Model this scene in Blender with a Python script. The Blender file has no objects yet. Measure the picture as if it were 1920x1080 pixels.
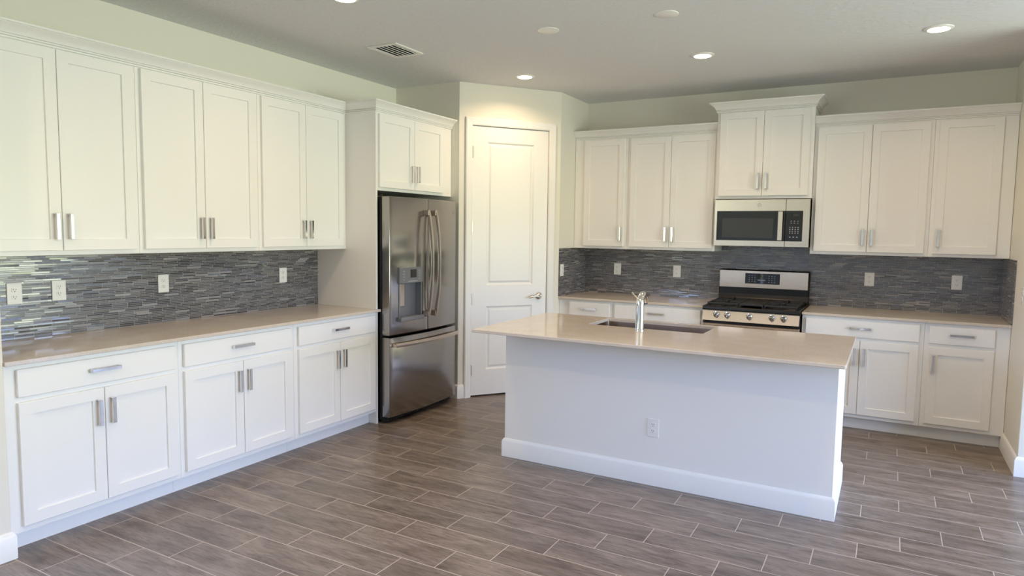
import bpy, bmesh, math, random
from mathutils import Vector, Matrix
random.seed(7)
scn = bpy.context.scene
COL = scn.collection
R = math.radians

# ------------------------------------------------------------------ camera
cam_d = bpy.data.cameras.new('camera')
cam = bpy.data.objects.new('camera', cam_d); COL.objects.link(cam)
F_PX, CAM = 1267.02, Vector((4.094, -6.5258, 1.5317))
yaw, pitch, roll = R(-29.1115), R(-4.7855), R(0.7729)
fwd = Vector((math.sin(yaw)*math.cos(pitch), math.cos(yaw)*math.cos(pitch), math.sin(pitch)))
rgt = Vector((math.cos(yaw), -math.sin(yaw), 0)); upv = rgt.cross(fwd)
r2 = rgt*math.cos(roll) + upv*math.sin(roll); u2 = upv*math.cos(roll) - rgt*math.sin(roll)
M = Matrix((r2, u2, -fwd)).transposed().to_4x4(); M.translation = CAM
cam.matrix_world = M
cam_d.sensor_fit = 'HORIZONTAL'; cam_d.sensor_width = 36; cam_d.lens = F_PX*36/1920
cam_d.clip_start = 0.05; cam_d.clip_end = 200
scn.camera = cam

# ------------------------------------------------------------------ world: sky above, lawn below
SKY, LAWN = (0.46, 0.75, 1.70), (0.515, 0.57, 0.46)
SKY_STRENGTH, LAWN_STRENGTH = 11.0, 15.0
LAMP_STRENGTH, LAMP_WATTS = 18.0, 5.5
w = bpy.data.worlds.new('sky'); scn.world = w; w.use_nodes = True
nt = w.node_tree; nt.nodes.clear()
wo = nt.nodes.new('ShaderNodeOutputWorld'); bg = nt.nodes.new('ShaderNodeBackground')
tc = nt.nodes.new('ShaderNodeTexCoord'); sx = nt.nodes.new('ShaderNodeSeparateXYZ')
mr = nt.nodes.new('ShaderNodeMapRange'); mr.inputs[1].default_value = -1; mr.inputs[2].default_value = 1
cr = nt.nodes.new('ShaderNodeValToRGB'); e = cr.color_ramp.elements
def sc3(c, k): return (c[0]*k, c[1]*k, c[2]*k, 1)
e[0].position = 0.0; e[0].color = sc3(LAWN, LAWN_STRENGTH*0.8)
e[1].position = 1.0; e[1].color = sc3(SKY, SKY_STRENGTH*0.9)
for pos, c in ((0.485, sc3(LAWN, LAWN_STRENGTH)), (0.50, sc3((0.36, 0.40, 0.26), LAWN_STRENGTH)), (0.53, sc3((0.4, 0.45, 0.3), LAWN_STRENGTH)), (0.55, sc3((0.70, 0.90, 1.45), SKY_STRENGTH*1.05)), (0.70, sc3(SKY, SKY_STRENGTH))):
    q = e.new(pos); q.color = c
nt.links.new(tc.outputs['Generated'], sx.inputs[0]); nt.links.new(sx.outputs[2], mr.inputs[0])
nt.links.new(mr.outputs[0], cr.inputs[0]); nt.links.new(cr.outputs[0], bg.inputs[0]); nt.links.new(bg.outputs[0], wo.inputs[0])
bg.inputs[1].default_value = 1.0

scn.view_settings.view_transform = 'Standard'; scn.view_settings.look = 'None'
scn.view_settings.gamma = 1; scn.view_settings.use_curve_mapping = False
scn.view_settings.exposure = 0.27
try:
    scn.cycles.diffuse_bounces = 7; scn.cycles.glossy_bounces = 5; scn.cycles.max_bounces = 10
    scn.cycles.caustics_reflective = False; scn.cycles.sample_clamp_indirect = 6.0
except Exception: pass

# room extents
H = 2.841; W = 4.883; XS, YS, XQ, YQ = .709, -1.4453, 1.327, -.644
XF, YB = 8.7, -10.6            # far window wall, rear wall
WIN = (-5.6, -0.35, 0.06, 2.42) # window wall opening y0,y1,z0,z1
FILL_WIN = (-9.6, -5.4, 1.42, 2.55)   # unseen side window added to light the right wall, y0,y1,z0,z1
def portal(name, loc, rot, sx_, sy_):
    l = bpy.data.lights.new(name, 'AREA'); l.shape = 'RECTANGLE'; l.size = sx_; l.size_y = sy_
    l.cycles.is_portal = True
    o = bpy.data.objects.new(name, l); COL.objects.link(o); o.location = loc; o.rotation_euler = rot
    return o
portal('daylight_portal', (XF+.02, (WIN[0]+WIN[1])/2, (WIN[2]+WIN[3])/2), (R(90), 0, R(90)), WIN[1]-WIN[0], WIN[3]-WIN[2])
portal('daylight_portal', (-.02, (FILL_WIN[0]+FILL_WIN[1])/2, (FILL_WIN[2]+FILL_WIN[3])/2), (R(90), 0, R(-90)), FILL_WIN[1]-FILL_WIN[0], FILL_WIN[3]-FILL_WIN[2])

# ------------------------------------------------------------------ mesh helpers
def box(bm, x0, x1, y0, y1, z0, z1, bev=0.0, mi=0):
    x0, x1 = sorted((x0, x1)); y0, y1 = sorted((y0, y1)); z0, z1 = sorted((z0, z1))
    v = [bm.verts.new((x, y, z)) for x in (x0, x1) for y in (y0, y1) for z in (z0, z1)]
    fs = [bm.faces.new([v[i] for i in q]) for q in ((0,1,3,2),(4,6,7,5),(0,4,5,1),(2,3,7,6),(0,2,6,4),(1,5,7,3))]
    for f in fs: f.material_index = mi
    if bev > 0:
        es = list({ed for f in fs for ed in f.edges})
        r = bmesh.ops.bevel(bm, geom=es, offset=bev, segments=1, affect='EDGES', profile=.5)
        for f in r['faces']: f.material_index = mi
    return bm
def quad(bm, *p, mi=0):
    f = bm.faces.new([bm.verts.new(q) for q in p]); f.material_index = mi; return f
def lathe(bm, prof, c=(0,0,0), axis='z', n=32, mi=0, cap=True):
    """prof: (radius, height) pairs."""
    rings = []
    for r, h in prof:
        ring = []
        for i in range(n):
            a = 2*math.pi*i/n; x, y = r*math.cos(a), r*math.sin(a)
            p = {'z': (x, y, h), 'y': (x, -h, y), 'x': (h, x, y)}[axis]
            ring.append(bm.verts.new((c[0]+p[0], c[1]+p[1], c[2]+p[2])))
        rings.append(ring)
    for a, b in zip(rings, rings[1:]):
        for i in range(n):
            bm.faces.new((a[i], a[(i+1)%n], b[(i+1)%n], b[i])).material_index = mi
    if cap:
        bm.faces.new(rings[0]).material_index = mi; bm.faces.new(rings[-1]).material_index = mi
    return bm
def tube(bm, pts, rad, n=16, mi=0, flat=None):
    """swept round (or flattened: flat=(w,t)) bar through pts; rad may be a list."""
    pts = [Vector(p) for p in pts]
    rads = rad if isinstance(rad, (list, tuple)) else [rad]*len(pts)
    rings = []; prev = None
    for i, p in enumerate(pts):
        d = (pts[min(i+1, len(pts)-1)] - pts[max(i-1, 0)]).normalized()
        ref = prev if prev else (Vector((0,0,1)) if abs(d.z) < .9 else Vector((1,0,0)))
        a = (ref - d*ref.dot(d)).normalized(); b = d.cross(a); prev = a
        ring = []
        for k in range(n):
            t = 2*math.pi*k/n
            if flat:
                ca, sb = math.cos(t), math.sin(t)
                ex = 2/4.0
                off = a*(math.copysign(abs(ca)**ex, ca)*flat[0]) + b*(math.copysign(abs(sb)**ex, sb)*flat[1])
            else:
                off = a*math.cos(t)*rads[i] + b*math.sin(t)*rads[i]
            ring.append(bm.verts.new(p+off))
        rings.append(ring)
    for a, b in zip(rings, rings[1:]):
        for i in range(n): bm.faces.new((a[i], a[(i+1)%n], b[(i+1)%n], b[i])).material_index = mi
    bm.faces.new(rings[0]).material_index = mi; bm.faces.new(rings[-1]).material_index = mi
    return bm
def sweep(bm, path, prof, mi=0):
    """closed profile (out, z) swept along plan path; out = right of travel."""
    P = [Vector(p) for p in path]; rings = []
    for i, p in enumerate(P):
        ds = []
        if i > 0: ds.append((P[i]-P[i-1]).normalized())
        if i < len(P)-1: ds.append((P[i+1]-P[i]).normalized())
        ns = [Vector((d.y, -d.x)) for d in ds]
        m = ns[0] if len(ns) == 1 else (ns[0]+ns[1])/(1+ns[0].dot(ns[1]))
        rings.append([bm.verts.new((p.x+m.x*o, p.y+m.y*o, z)) for o, z in prof])
    n = len(prof)
    for a, b in zip(rings, rings[1:]):
        for i in range(n): bm.faces.new((a[i], a[(i+1)%n], b[(i+1)%n], b[i])).material_index = mi
    bm.faces.new(rings[0]).material_index = mi; bm.faces.new(rings[-1]).material_index = mi
    return bm
def ob(name, bm, mat, parent=None, loc=None, rot=None, sharp=32):
    bmesh.ops.recalc_face_normals(bm, faces=bm.faces[:])
    me = bpy.data.meshes.new(name); bm.to_mesh(me); bm.free()
    for m in (mat if isinstance(mat, (list, tuple)) else [mat]): me.materials.append(m)
    for p in me.polygons: p.use_smooth = True
    me.set_sharp_from_angle(angle=R(sharp))
    o = bpy.data.objects.new(name, me); COL.objects.link(o)
    if parent: o.parent = parent
    if loc: o.location = loc
    if rot: o.rotation_euler = rot
    return o
def tag(o, label, cat, group=None):
    o['label'] = label; o['category'] = cat
    if group: o['group'] = group
    return o
def thing(name, label, cat, loc=(0,0,0), rotz=0, group=None):
    o = bpy.data.objects.new(name, None); COL.objects.link(o); o.empty_display_size = .1
    o.location = loc; o.rotation_euler = (0, 0, rotz)
    return tag(o, label, cat, group)
def struct(name, bm, mat, parent=None, label=None):
    o = ob(name, bm, mat, parent)
    if not parent: o['kind'] = 'structure'
    if label: o['label'] = label
    return o
NB = bmesh.new

# ------------------------------------------------------------------ materials
def mat(name, col, rough=.5, metal=0.0, spec=.5, aniso=0.0, emit=None, estr=0, coat=0):
    m = bpy.data.materials.new(name); m.use_nodes = True
    b = m.node_tree.nodes['Principled BSDF']
    b.inputs['Base Color'].default_value = (*col, 1); b.inputs['Roughness'].default_value = rough
    b.inputs['Metallic'].default_value = metal; b.inputs['Specular IOR Level'].default_value = spec
    b.inputs['Anisotropic'].default_value = aniso; b.inputs['Coat Weight'].default_value = coat
    if emit: b.inputs['Emission Color'].default_value = (*emit, 1); b.inputs['Emission Strength'].default_value = estr
    return m
def N(m, t, **kw):
    n = m.node_tree.nodes.new(t)
    for k, v in kw.items(): setattr(n, k, v)
    return n
def L(m, a, b): m.node_tree.links.new(a, b)
def B(m): return m.node_tree.nodes['Principled BSDF']
def math_n(m, op, a, b=None, c=None):
    n = N(m, 'ShaderNodeMath', operation=op)
    for i, v in enumerate((a, b, c)):
        if v is None: continue
        if isinstance(v, (int, float)): n.inputs[i].default_value = v
        else: L(m, v, n.inputs[i])
    return n.outputs[0]
def bump_noise(m, scale, strength, dist=.002, detail=3):
    t = N(m, 'ShaderNodeTexCoord'); n = N(m, 'ShaderNodeTexNoise'); n.inputs['Scale'].default_value = scale; n.inputs['Detail'].default_value = detail
    b = N(m, 'ShaderNodeBump'); b.inputs['Strength'].default_value = strength; b.inputs['Distance'].default_value = dist
    L(m, t.outputs['Object'], n.inputs['Vector']); L(m, n.outputs['Fac'], b.inputs['Height']); L(m, b.outputs[0], B(m).inputs['Normal'])
    return m
PAINT = mat('cabinet_white_paint', (.84, .835, .815), .34)
bump_noise(PAINT, 60, .04, .0006)
TRIM = mat('trim_white_paint', (.84, .835, .81), .38)
WALL = mat('wall_paint', (.79, .765, .68), .75, spec=.3); bump_noise(WALL, 90, .12, .001)
WALL_LIT = mat('wall_paint_island_lit', (.83, .815, .785), .6, spec=.3); bump_noise(WALL_LIT, 90, .12, .001)  # copy of the wall paint with the island's cooler light put into its colour
CEIL = mat('ceiling_paint', (.72, .725, .74), .85, spec=.2)
def knockdown(m):
    t = N(m, 'ShaderNodeTexCoord'); n = N(m, 'ShaderNodeTexNoise'); n.inputs['Scale'].default_value = 26; n.inputs['Detail'].default_value = 4
    r = N(m, 'ShaderNodeValToRGB'); r.color_ramp.elements[0].position = .45; r.color_ramp.elements[1].position = .62
    b = N(m, 'ShaderNodeBump'); b.inputs['Strength'].default_value = .35; b.inputs['Distance'].default_value = .003
    L(m, t.outputs['Object'], n.inputs['Vector']); L(m, n.outputs['Fac'], r.inputs[0]); L(m, r.outputs[0], b.inputs['Height']); L(m, b.outputs[0], B(m).inputs['Normal'])
knockdown(CEIL)
CHROME = mat('chrome', (.82, .82, .83), .08, 1.0)
STEEL = mat('brushed_stainless', (.60, .52, .445), .26, 1.0, aniso=.6)  # neutral steel; warm room reflections are tinted into its base colour
DSTEEL = mat('dark_stainless', (.37, .35, .335), .17, 1.0, aniso=.55)
STEELP = mat('grey_plastic_trim', (.27, .28, .30), .28, .6)
SINKM = mat('sink_steel', (.55, .47, .40), .22, 1.0)
NICKEL = mat('satin_nickel', (.72, .68, .6), .18, 1.0)
BLACK = mat('black_enamel', (.010, .010, .011), .3, spec=.35)
BGLASS = mat('black_glass', (.008, .008, .009), .06)
IRON = mat('cast_iron', (.02, .02, .02), .55)
DARK = mat('dark_void', (.01, .01, .01), .8)
DGREY = mat('smoked_window', (.035, .033, .03), .18)
PLASTIC = mat('white_plastic', (.84, .83, .80), .3)
SLOT = mat('slot_dark', (.05, .045, .04), .6)
KEYS = mat('lettering', (.45, .45, .45), .5)
LENS = mat('lamp_lens', (1, 1, 1), .5, emit=(1.0, .72, .43), estr=LAMP_STRENGTH)
LOGO = mat('badge_metal', (.45, .40, .36), .3, 1.0)

def quartz():
    m = mat('quartz', (.5, .43, .36), .10)
    t = N(m, 'ShaderNodeTexCoord')
    n1 = N(m, 'ShaderNodeTexNoise'); n1.inputs['Scale'].default_value = 9; n1.inputs['Detail'].default_value = 5
    n2 = N(m, 'ShaderNodeTexVoronoi'); n2.inputs['Scale'].default_value = 160
    n3 = N(m, 'ShaderNodeTexNoise'); n3.inputs['Scale'].default_value = 320; n3.inputs['Detail'].default_value = 2
    for n in (n1, n2, n3): L(m, t.outputs['Object'], n.inputs['Vector'])
    r = N(m, 'ShaderNodeValToRGB'); a = r.color_ramp.elements
    a[0].position = .3; a[0].color = (.62, .545, .465, 1); a[1].position = .75; a[1].color = (.67, .595, .515, 1)
    L(m, n1.outputs['Fac'], r.inputs[0])
    r2_ = N(m, 'ShaderNodeValToRGB'); a = r2_.color_ramp.elements
    a[0].position = .36; a[0].color = (.72, .72, .72, 1); a[1].position = .6; a[1].color = (1.06, 1.06, 1.06, 1)
    L(m, n3.outputs['Fac'], r2_.inputs[0])
    x = N(m, 'ShaderNodeMix', data_type='RGBA', blend_type='MULTIPLY'); x.inputs[0].default_value = .55
    L(m, r.outputs[0], x.inputs[6]); L(m, r2_.outputs[0], x.inputs[7]); L(m, x.outputs[2], B(m).inputs['Base Color'])
    return m
QUARTZ = quartz()

def mosaic():
    """thin staggered glass / stone strips; u along the wall, v up."""
    m = mat('mosaic_strip_tile', (.2, .2, .2), .15)
    t = N(m, 'ShaderNodeTexCoord'); s = N(m, 'ShaderNodeSeparateXYZ'); L(m, t.outputs['Object'], s.inputs[0])
    u, v = math_n(m, 'ADD', s.outputs[0], 20.0), math_n(m, 'ADD', s.outputs[2], 5.0)
    PV, PU, G = .0106, .0945, .0015
    row = math_n(m, 'FLOOR', math_n(m, 'DIVIDE', v, PV))
    wn = N(m, 'ShaderNodeTexWhiteNoise', noise_dimensions='1D'); L(m, row, wn.inputs['W'])
    uu = math_n(m, 'ADD', u, math_n(m, 'MULTIPLY', math_n(m, 'ROUND', math_n(m, 'MULTIPLY', wn.outputs['Value'], 5.0)), PU/5.0))
    ud = math_n(m, 'DIVIDE', uu, PU); col = math_n(m, 'FLOOR', ud)
    fu = math_n(m, 'FRACT', ud); fv = math_n(m, 'FRACT', math_n(m, 'DIVIDE', v, PV))
    cx = N(m, 'ShaderNodeCombineXYZ'); L(m, row, cx.inputs[0]); L(m, col, cx.inputs[1])
    w2 = N(m, 'ShaderNodeTexWhiteNoise', noise_dimensions='3D'); L(m, cx.outputs[0], w2.inputs['Vector'])
    ramp = N(m, 'ShaderNodeValToRGB'); ramp.color_ramp.interpolation = 'CONSTANT'; el = ramp.color_ramp.elements
    el[0].position = 0; el[0].color = (.060, .060, .068, 1); el[1].position = .2; el[1].color = (.125, .122, .125, 1)
    for p_, c in ((.36, (.092, .095, .106)), (.54, (.16, .155, .155)), (.66, (.045, .045, .052)), (.80, (.12, .117, .12)), (.93, (.30, .29, .285))):
        q = el.new(p_); q.color = (*c, 1)
    L(m, w2.outputs['Value'], ramp.inputs[0])
    # grout: light vertical joints, dark bed joints (shadow gap is geometry in bump)
    gu = math_n(m, 'LESS_THAN', fu, G*1.3/PU); gv = math_n(m, 'LESS_THAN', fv, .20)
    g = math_n(m, 'MAXIMUM', gu, gv)
    mx = N(m, 'ShaderNodeMix', data_type='RGBA'); L(m, gv, mx.inputs[0]); L(m, ramp.outputs[0], mx.inputs[6]); mx.inputs[7].default_value = (.33, .325, .335, 1)
    mx2 = N(m, 'ShaderNodeMix', data_type='RGBA'); L(m, gu, mx2.inputs[0]); L(m, mx.outputs[2], mx2.inputs[6]); mx2.inputs[7].default_value = (.42, .40, .38, 1)
    L(m, mx2.outputs[2], B(m).inputs['Base Color'])
    rr = N(m, 'ShaderNodeMapRange'); L(m, w2.outputs['Value'], rr.inputs[0]); rr.inputs[3].default_value = .04; rr.inputs[4].default_value = .26
    rg = math_n(m, 'ADD', rr.outputs[0], math_n(m, 'MULTIPLY', g, .45)); L(m, rg, B(m).inputs['Roughness'])
    # each strip is set at its own slight tilt
    ge = N(m, 'ShaderNodeNewGeometry')
    sub = N(m, 'ShaderNodeVectorMath', operation='SUBTRACT'); L(m, w2.outputs['Color'], sub.inputs[0]); sub.inputs[1].default_value = (.5, .5, .5)
    scl = N(m, 'ShaderNodeVectorMath', operation='SCALE'); L(m, sub.outputs[0], scl.inputs[0]); scl.inputs['Scale'].default_value = .07
    add = N(m, 'ShaderNodeVectorMath', operation='ADD'); L(m, ge.outputs['Normal'], add.inputs[0]); L(m, scl.outputs[0], add.inputs[1])
    nm = N(m, 'ShaderNodeVectorMath', operation='NORMALIZE'); L(m, add.outputs[0], nm.inputs[0])
    bp = N(m, 'ShaderNodeBump', invert=True); bp.inputs['Strength'].default_value = .8; bp.inputs['Distance'].default_value = .0012
    L(m, g, bp.inputs['Height']); L(m, nm.outputs[0], bp.inputs['Normal']); L(m, bp.outputs[0], B(m).inputs['Normal'])
    B(m).inputs['Specular IOR Level'].default_value = 1.0
    return m
MOSAIC = mosaic()

def plank_floor():
    m = mat('wood_look_plank_tile', (.3, .25, .2), .35)
    PL, PW, G = .5578, .1832, .0042
    t = N(m, 'ShaderNodeTexCoord'); s = N(m, 'ShaderNodeSeparateXYZ'); L(m, t.outputs['Object'], s.inputs[0])
    x, y = s.outputs[0], s.outputs[1]
    rv = math_n(m, 'DIVIDE', math_n(m, 'SUBTRACT', -.621+.0021, y), PW)
    row = math_n(m, 'FLOOR', rv); fv = math_n(m, 'FRACT', rv)
    xx = math_n(m, 'ADD', math_n(m, 'SUBTRACT', x, 4.400), math_n(m, 'MULTIPLY', math_n(m, 'SUBTRACT', row, 10), .18593))
    cu = math_n(m, 'DIVIDE', xx, PL); col = math_n(m, 'FLOOR', cu); fu = math_n(m, 'FRACT', cu)
    g = math_n(m, 'MAXIMUM', math_n(m, 'LESS_THAN', fu, G/PL), math_n(m, 'LESS_THAN', fv, G/PW))
    cx = N(m, 'ShaderNodeCombineXYZ'); L(m, row, cx.inputs[0]); L(m, col, cx.inputs[1])
    wn = N(m, 'ShaderNodeTexWhiteNoise', noise_dimensions='3D'); L(m, cx.outputs[0], wn.inputs['Vector'])
    # grain coordinates, shifted per plank
    mp = N(m, 'ShaderNodeVectorMath', operation='MULTIPLY'); L(m, t.outputs['Object'], mp.inputs[0]); mp.inputs[1].default_value = (2.0, 9, 1)
    sh = N(m, 'ShaderNodeVectorMath', operation='SCALE'); L(m, wn.outputs['Color'], sh.inputs[0]); sh.inputs['Scale'].default_value = 40
    ad = N(m, 'ShaderNodeVectorMath', operation='ADD'); L(m, mp.outputs[0], ad.inputs[0]); L(m, sh.outputs[0], ad.inputs[1])
    n1 = N(m, 'ShaderNodeTexNoise'); n1.inputs['Scale'].default_value = 1.7; n1.inputs['Detail'].default_value = 7; n1.inputs['Roughness'].default_value = .62; n1.inputs['Distortion'].default_value = .6
    L(m, ad.outputs[0], n1.inputs['Vector'])
    mp2 = N(m, 'ShaderNodeVectorMath', operation='MULTIPLY'); L(m, ad.outputs[0], mp2.inputs[0]); mp2.inputs[1].default_value = (2.2, 7, 1)
    n2 = N(m, 'ShaderNodeTexNoise'); n2.inputs['Scale'].default_value = 2.2; n2.inputs['Detail'].default_value = 5; L(m, mp2.outputs[0], n2.inputs['Vector'])
    r = N(m, 'ShaderNodeValToRGB'); a = r.color_ramp.elements
    a[0].position = .26; a[0].color = (.098, .073, .056, 1); a[1].position = .72; a[1].color = (.282, .228, .186, 1)
    q = a.new(.46); q.color = (.185, .145, .115, 1)
    L(m, n1.outputs['Fac'], r.inputs[0])
    r2_ = N(m, 'ShaderNodeValToRGB'); a = r2_.color_ramp.elements
    a[0].position = .33; a[0].color = (.66, .64, .62, 1); a[1].position = .56; a[1].color = (1.05, 1.05, 1.05, 1)
    L(m, n2.outputs['Fac'], r2_.inputs[0])
    x1 = N(m, 'ShaderNodeMix', data_type='RGBA', blend_type='MULTIPLY'); x1.inputs[0].default_value = .9
    L(m, r.outputs[0], x1.inputs[6]); L(m, r2_.outputs[0], x1.inputs[7])
    hv = N(m, 'ShaderNodeHueSaturation'); n3 = N(m, 'ShaderNodeTexNoise'); n3.inputs['Scale'].default_value = 9; n3.inputs['Detail'].default_value = 6; n3.inputs['Roughness'].default_value = .7; L(m, ad.outputs[0], n3.inputs['Vector'])
    r3 = N(m, 'ShaderNodeValToRGB'); a = r3.color_ramp.elements
    a[0].position = .30; a[0].color = (.42, .40, .38, 1); a[1].position = .46; a[1].color = (1, 1, 1, 1)
    L(m, n3.outputs['Fac'], r3.inputs[0])
    x2 = N(m, 'ShaderNodeMix', data_type='RGBA', blend_type='MULTIPLY'); x2.inputs[0].default_value = .7
    L(m, x1.outputs[2], x2.inputs[6]); L(m, r3.outputs[0], x2.inputs[7]); L(m, x2.outputs[2], hv.inputs['Color'])
    vr = N(m, 'ShaderNodeMapRange'); L(m, wn.outputs['Value'], vr.inputs[0]); vr.inputs[3].default_value = .88; vr.inputs[4].default_value = 1.10
    L(m, vr.outputs[0], hv.inputs['Value'])
    mg = N(m, 'ShaderNodeMix', data_type='RGBA'); L(m, g, mg.inputs[0]); L(m, hv.outputs[0], mg.inputs[6]); mg.inputs[7].default_value = (.50, .425, .36, 1)
    L(m, mg.outputs[2], B(m).inputs['Base Color'])
    ro = N(m, 'ShaderNodeMapRange'); L(m, n2.outputs['Fac'], ro.inputs[0]); ro.inputs[3].default_value = .24; ro.inputs[4].default_value = .38
    L(m, math_n(m, 'ADD', ro.outputs[0], math_n(m, 'MULTIPLY', g, .3)), B(m).inputs['Roughness'])
    bp = N(m, 'ShaderNodeBump'); bp.inputs['Strength'].default_value = .25; bp.inputs['Distance'].default_value = .002
    L(m, math_n(m, 'SUBTRACT', math_n(m, 'MULTIPLY', n2.outputs['Fac'], .5), math_n(m, 'MULTIPLY', g, .8)), bp.inputs['Height']); L(m, bp.outputs[0], B(m).inputs['Normal'])
    return m
FLOOR = plank_floor()

# ------------------------------------------------------------------ room shell
b = NB(); box(b, -.2, XF+.2, YB-.2, .2, -.12, 0); struct('floor', b, FLOOR)
b = NB(); box(b, -.2, XF+.2, YB-.2, .2, H, H+.12); struct('ceiling', b, CEIL)
b = NB(); y0, y1, z0, z1 = FILL_WIN
box(b, -.15, 0, YB-.15, y0, 0, H); box(b, -.15, 0, y1, .15, 0, H); box(b, -.15, 0, y0, y1, z1, H); box(b, -.15, 0, y0, y1, 0, z0)
struct('wall_left', b, WALL)
b = NB(); box(b, 0, XF, 0, .15, 0, H); struct('wall_back', b, WALL)
b = NB(); box(b, W, W+.16, -1.215, 0, 0, H, .004); struct('wall_right', b, WALL)
b = NB(); box(b, 0, .645, -5.17, -5.02, 0, H, .004); struct('wall_near', b, WALL)
b = NB()
y0, y1, z0, z1 = WIN
box(b, XF, XF+.15, YB, y0, 0, H); box(b, XF, XF+.15, y1, .15, 0, H); box(b, XF, XF+.15, y0, y1, z1, H); box(b, XF, XF+.15, y0, y1, 0, z0)
struct('wall_window', b, WALL)
b = NB(); box(b, 0, XF, YB-.15, YB, 0, H)
struct('wall_rear', b, WALL)
def win_frame(name, mk, n):
    o = bpy.data.objects.new(name, None); COL.objects.link(o); o['kind'] = 'structure'
    mk(o)
def wf1(p):
    b = NB()
    for k in range(5):
        y = WIN[0] + (WIN[1]-WIN[0])*k/4
        box(b, XF+.03, XF+.10, y-.04, y+.04, WIN[2], WIN[3])
    box(b, XF+.03, XF+.10, WIN[0], WIN[1], WIN[3]-.06, WIN[3]); box(b, XF+.03, XF+.10, WIN[0], WIN[1], WIN[2], WIN[2]+.05)
    struct('window_frame', b, TRIM, p)
win_frame('window_1', wf1, 1)
def wf2(p):
    b = NB()
    for k in range(4):
        y = FILL_WIN[0] + (FILL_WIN[1]-FILL_WIN[0])*k/3
        box(b, -.1, -.03, y-.035, y+.035, FILL_WIN[2], FILL_WIN[3])
    box(b, -.1, -.03, FILL_WIN[0], FILL_WIN[1], FILL_WIN[3]-.06, FILL_WIN[3]); box(b, -.1, -.03, FILL_WIN[0], FILL_WIN[1], FILL_WIN[2], FILL_WIN[2]+.05)
    struct('window_frame', b, TRIM, p)
win_frame('fill_window', wf2, 1)

# corner pantry walls
TV = Vector((XQ-XS, YQ-YS, 0)); LEN = TV.length; TV.normalize(); NV = Vector((TV.y, -TV.x, 0))
PROT = math.atan2(TV.y, TV.x)
DS0, DS1, DZ = .128, .886, 2.472
b = NB(); box(b, 0, XS, YS, YS+.02, 0, H); struct('wall_pantry_left', b, WALL)
b = NB(); box(b, XQ-.02, XQ, YQ, 0, 0, H); struct('wall_pantry_right', b, WALL)
pm = Matrix.Translation((XS, YS, 0)) @ Matrix.Rotation(PROT, 4, 'Z')
def plocal(bm): bmesh.ops.transform(bm, matrix=pm, verts=bm.verts[:]); return bm
b = NB(); box(b, 0, DS0-.02, 0, .11, 0, H); box(b, DS1+.02, LEN, 0, .11, 0, H); box(b, DS0-.02, DS1+.02, 0, .11, DZ+.02, H)
struct('wall_pantry_front', plocal(b), WALL)
b = NB()   # jamb lining and casing
CP = [(0, 0), (.066, 0), (.066, .016), (.056, .021), (.03, .014), (.010, .012), (.004, .008), (0, .006)]
def casing_leg(bm, s_in, s_dir, z0, z1):
    rings = []
    for z in (z0, z1):
        rings.append([bm.verts.new((s_in+s_dir*(.0+a), -d, z + (a if z == z1 else 0))) for a, d in CP])
    n = len(CP)
    for i in range(n): bm.faces.new((rings[0][i], rings[0][(i+1)%n], rings[1][(i+1)%n], rings[1][i]))
    bm.faces.new(rings[0]); bm.faces.new(rings[1])
ci = .004
casing_leg(b, DS0-ci, -1, 0, DZ+ci); casing_leg(b, DS1+ci, 1, 0, DZ+ci)
r0 = [b.verts.new((DS0-ci-a, -d, DZ+ci+a)) for a, d in CP]; r1 = [b.verts.new((DS1+ci+a, -d, DZ+ci+a)) for a, d in CP]
for i in range(len(CP)): b.faces.new((r0[i], r0[(i+1)%len(CP)], r1[(i+1)%len(CP)], r1[i]))
box(b, DS0-.02, DS0-.003, 0, .11, 0, DZ+.02); box(b, DS1+.003, DS1+.02, 0, .11, 0, DZ+.02); box(b, DS0-.003, DS1+.003, 0, .11, DZ+.003, DZ+.02)
box(b, DS0-.003, DS0+.01, .05, .07, 0, DZ); box(b, DS1-.01, DS1+.003, .05, .07, 0, DZ); box(b, DS0, DS1, .05, .07, DZ-.01, DZ+.003)
struct('trim_1', plocal(b), TRIM)
# dark pantry interior behind the gap under the door
door = bpy.data.objects.new('door_1', None); COL.objects.link(door); door['kind'] = 'structure'
door['label'] = 'tall white two panel pantry door in the corner'
door.location = (XS, YS, 0); door.rotation_euler = (0, 0, PROT)
def panel_ring(bm, s0, s1, z0, z1, y):
    """moulded recess, raised field: rings of (inset, y)."""
    steps = [(0, y), (.006, y+.004), (.014, y+.010), (.022, y+.0105), (.040, y+.003)]
    loops = []
    for d, yy in steps:
        loops.append([bm.verts.new(p) for p in ((s0+d, yy, z0+d), (s1-d, yy, z0+d), (s1-d, yy, z1-d), (s0+d, yy, z1-d))])
    for a, c in zip(loops, loops[1:]):
        for i in range(4): bm.faces.new((a[i], a[(i+1)%4], c[(i+1)%4], c[i]))
    bm.faces.new(loops[-1]); return loops[0]
b = NB(); Y = .008; d0, d1, dz0, dz1 = DS0+.002, DS1-.002, .014, DZ-.002
P1, P2 = (.272, .742, 1.035, 2.335), (.272, .738, .25, .84)
def grid_face(bm, us, vs, holes, fn):
    vv = {}
    def V_(i, j):
        if (i, j) not in vv: vv[(i, j)] = bm.verts.new(fn(us[i], vs[j]))
        return vv[(i, j)]
    for i in range(len(us)-1):
        for j in range(len(vs)-1):
            cu, cv = (us[i]+us[i+1])/2, (vs[j]+vs[j+1])/2
            if any(h[0] < cu < h[1] and h[2] < cv < h[3] for h in holes): continue
            bm.faces.new((V_(i, j), V_(i+1, j), V_(i+1, j+1), V_(i, j+1)))
P2 = (P1[0], P1[1], P2[2], P2[3])
grid_face(b, [d0, P1[0], P1[1], d1], [dz0, P2[2], P2[3], P1[2], P1[3], dz1], [P1, P2], lambda u, v: (u, Y, v))
panel_ring(b, *P1, Y); panel_ring(b, *P2, Y)
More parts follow.
